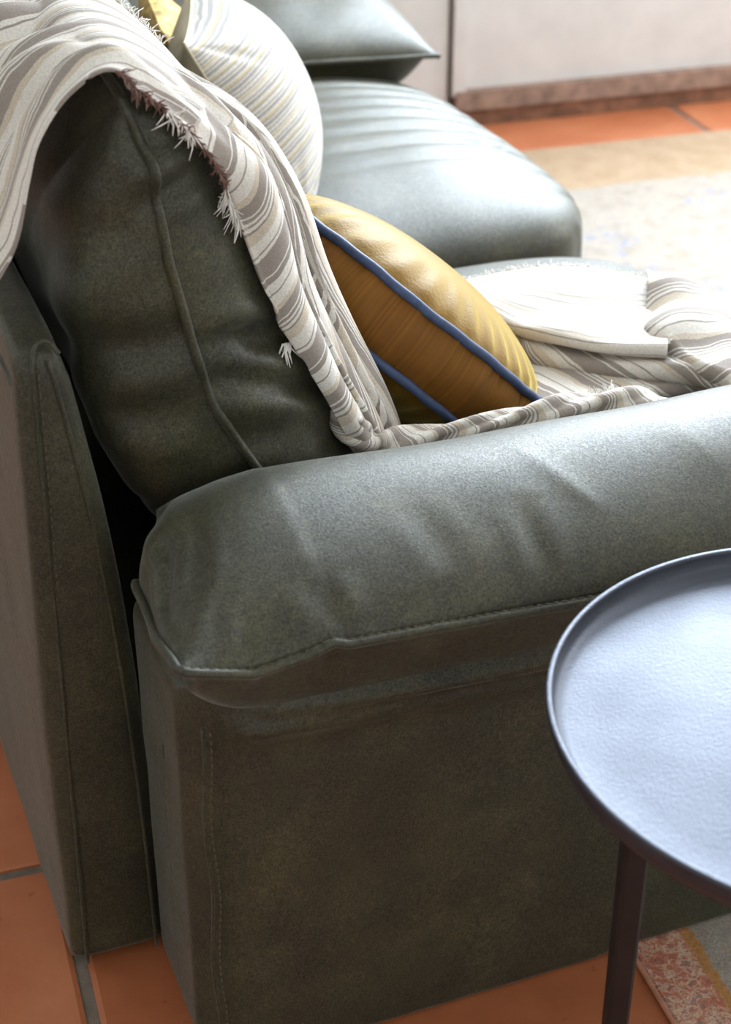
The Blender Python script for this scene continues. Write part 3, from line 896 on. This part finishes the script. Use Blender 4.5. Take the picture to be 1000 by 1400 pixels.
# folded heap on the seat
def folded(name, front, backl, r, q_fn, ripple=.004, seed=0, nu=130, nw=70, crown=.01, m=THROW):
    """a folded edge (front) that turns over a small roll and runs back to the rear line"""
    Fr = spline(front, nu); Bk = spline(backl, nu)
    rows = []
    dirh = Bk - Fr; dirh[:, 2] = 0; dirh /= np.linalg.norm(dirh, axis=1)[:, None]
    for k in range(14):
        a = -PI / 2 - .3 + (PI + .3) * k / 13
        rows.append(Fr + dirh * (r * (1 - math.cos(a)))[..., None] * 1.0 + ZZ * (r * math.sin(a))[..., None])
    top = rows[-1]
    wv = np.linspace(0, 1, nw)[1:]
    for t in wv:
        rows.append(top * (1 - t) + Bk * t + ZZ * (crown * math.sin(PI * min(1, t * 1.0))))
    G = np.stack(rows, 1)
    pf = G.reshape(-1, 3)
    d = (ripple * noise(pf, 20, seed) + ripple * .8 * noise(pf * np.array([.5, 1.6, 1]), 42, seed + 1)).reshape(G.shape[:2])
    wt = np.r_[np.linspace(.7, .9, 14), np.full(nw - 1, 1.0)]
    G[..., 2] += d * wt
    ww = np.r_[np.linspace(-.05, 0, 14), wv * np.linalg.norm(top.mean(0) - Bk.mean(0))]
    ua = np.linspace(0, 1, nu)[:, None] * np.linalg.norm(Fr[-1] - Fr[0])
    sheet(name, G, q_fn(ua, ww[None, :]), m, thick=.0025)
    return G
nuA = np.full(130, 1.0)
# lowest layer
folded('lower_fold', [atZ(590, 596, .455), atZ(700, 575, .458), atZ(800, 553, .458), atZ(900, 540, .455), atZ(1010, 530, .45), atZ(1090, 530, .43)],
       [atZ(560, 440, .452), atZ(650, 420, .458), atZ(760, 410, .46), atZ(880, 420, .458), atZ(1000, 440, .445), atZ(1060, 470, .41)], nuA * .008,
       lambda u, w_: u * .75 + w_ * .55, .003, 121, crown=.004)
# middle fold
folded('middle_fold', [atZ(640, 455, .474), atZ(700, 474, .474), atZ(730, 490, .474), atZ(815, 504, .474), atZ(912, 513, .474), atZ(1000, 532, .468), atZ(1080, 560, .455)],
       [atZ(620, 400, .468), atZ(700, 390, .474), atZ(800, 385, .474), atZ(900, 385, .470), atZ(960, 400, .464), atZ(1010, 440, .456), atZ(1050, 500, .45)], nuA * .011,
       lambda u, w_: u * .62 + w_ * .7, .004, 131, crown=.006)
# top fold: strong light put into its paler cloth; hemmed right side
TG = folded('top_fold', [atZ(615, 420, .490), atZ(690, 448, .492), atZ(750, 468, .492), atZ(830, 480, .492), atZ(912, 490, .488)],
       [atZ(600, 392, .478), atZ(660, 385, .484), atZ(760, 374, .488), atZ(840, 372, .486), atZ(904, 376, .478)], nuA * .0065,
       lambda u, w_: w_ + .012 + .006 * np.sin(u * 14), .0075, 141, crown=.008, m=THROWP)
# crumpled end hanging over the front of the seat
folded('loose_end', [atZ(880, 470, .482), atZ(915, 480, .488), atZ(960, 505, .486), atZ(1000, 520, .476), atZ(1070, 540, .45)],
       [atZ(885, 372, .470), atZ(930, 382, .470), atZ(975, 405, .462), atZ(1005, 440, .450), atZ(1040, 480, .42)], nuA * .012,
       lambda u, w_: u * .95 - w_ * .8, .0085, 151, crown=.016)
strands('fringe', TG[4:, -1], (-.1, .8, .5), 420, .006, .0008, FRINGE, .5, seed=11)
strands('fringe', TG[-1, 14:], (.9, -.1, .25), 160, .006, .0007, FRINGE, .6, seed=12)
strands('fringe', [atZ(800, 548, .478), atZ(835, 540, .480), atZ(870, 540, .478)], (.2, .1, 1), 150, .010, .0006, FRINGE, .5, seed=13)
strands('fringe', [atZ(810, 545, .476), atZ(880, 540, .476)], (.6, -.4, .4), 120, .011, .0006, FRINGE, .5, seed=14)

# ------------------------------------------------------------------ side table
TZ = .545; tcx, tcy, TR = .4305, -.3010, .2263
table = empty('side_table', (tcx, tcy, 0))
tag(table, 'round black iron tray table beside the sofa arm', 'table')
def revolve(prof, cx, cy, n=160):
    t = np.linspace(0, 2 * PI, n, endpoint=False); prof = np.asarray(prof)
    V = np.stack([cx + prof[:, 0][:, None] * np.cos(t), cy + prof[:, 0][:, None] * np.sin(t), prof[:, 1][:, None] + 0 * t], -1)
    return V.reshape(-1, 3), gridF(len(prof), n, wrapv=True)
prof = [(.002, TZ - .0245), (TR * .5, TZ - .0245), (TR - .014, TZ - .0245), (TR - .006, TZ - .022), (TR - .002, TZ - .014), (TR, TZ - .003), (TR - .0003, TZ - .0005), (TR - .0010, TZ), (TR - .0040, TZ), (TR - .0047, TZ - .0005),
        (TR - .0050, TZ - .003), (TR - .0062, TZ - .012), (TR - .010, TZ - .0165), (TR - .018, TZ - .018), (TR * .8, TZ - .018), (TR * .5, TZ - .018), (TR * .25, TZ - .018), (.002, TZ - .018)]
V, F = revolve(prof, tcx, tcy, 200)
build('tray', V, F, IRON, table)
def leg(top, bot, w):
    top, bot = np.array(top), np.array(bot); d = nrm(bot - top)
    rad = nrm(np.array([top[0] - tcx, top[1] - tcy, 0])); tan = np.cross(ZZ, rad)
    rows = []
    for k, t in enumerate(np.linspace(0, 1, 6)):
        c = top + (bot - top) * t; hw = w * (1 - .12 * t)
        for a in range(4):
            ca = [(1, 1), (-1, 1), (-1, -1), (1, -1)][a]
            for (bx, by) in (((1, .7), (.7, 1)) if ca[0] * ca[1] > 0 else ((.7, 1), (1, .7))):
                rows.append(c + rad * ca[0] * hw * bx + tan * ca[1] * hw * by)
    V = np.array(rows).reshape(-1, 3); V[-8:, 2] = bot[2]; V[:8, 2] = top[2]
    F = gridF(6, 8, wrapv=True).tolist() + [list(range(8)), list(range(40, 48))[::-1]]
    return V, F
lt = atZ(884, 1020, TZ - .024); lb = atZ(823, 1560, 0.0005)
ang0 = math.atan2(lt[1] - tcy, lt[0] - tcx)
r_t = math.hypot(lt[1] - tcy, lt[0] - tcx); r_b = math.hypot(lb[1] - tcy, lb[0] - tcx); ang1 = math.atan2(lb[1] - tcy, lb[0] - tcx)
print('LEG', lt, lb, math.degrees(ang0), math.degrees(ang1), r_t, r_b)
for k in range(3):
    a, b_ = ang0 + k * 2 * PI / 3, ang1 + k * 2 * PI / 3
    zb = .0005
    px_, py_ = tcx + r_b * math.cos(b_), tcy + r_b * math.sin(b_)
    if px_ > RUGX - .02: zb = .0065
    V, F = leg((tcx + r_t * math.cos(a), tcy + r_t * math.sin(a), TZ - .0245), (px_, py_, zb), .0106)
    build('leg', V, F, LEGM, table, smooth=False)
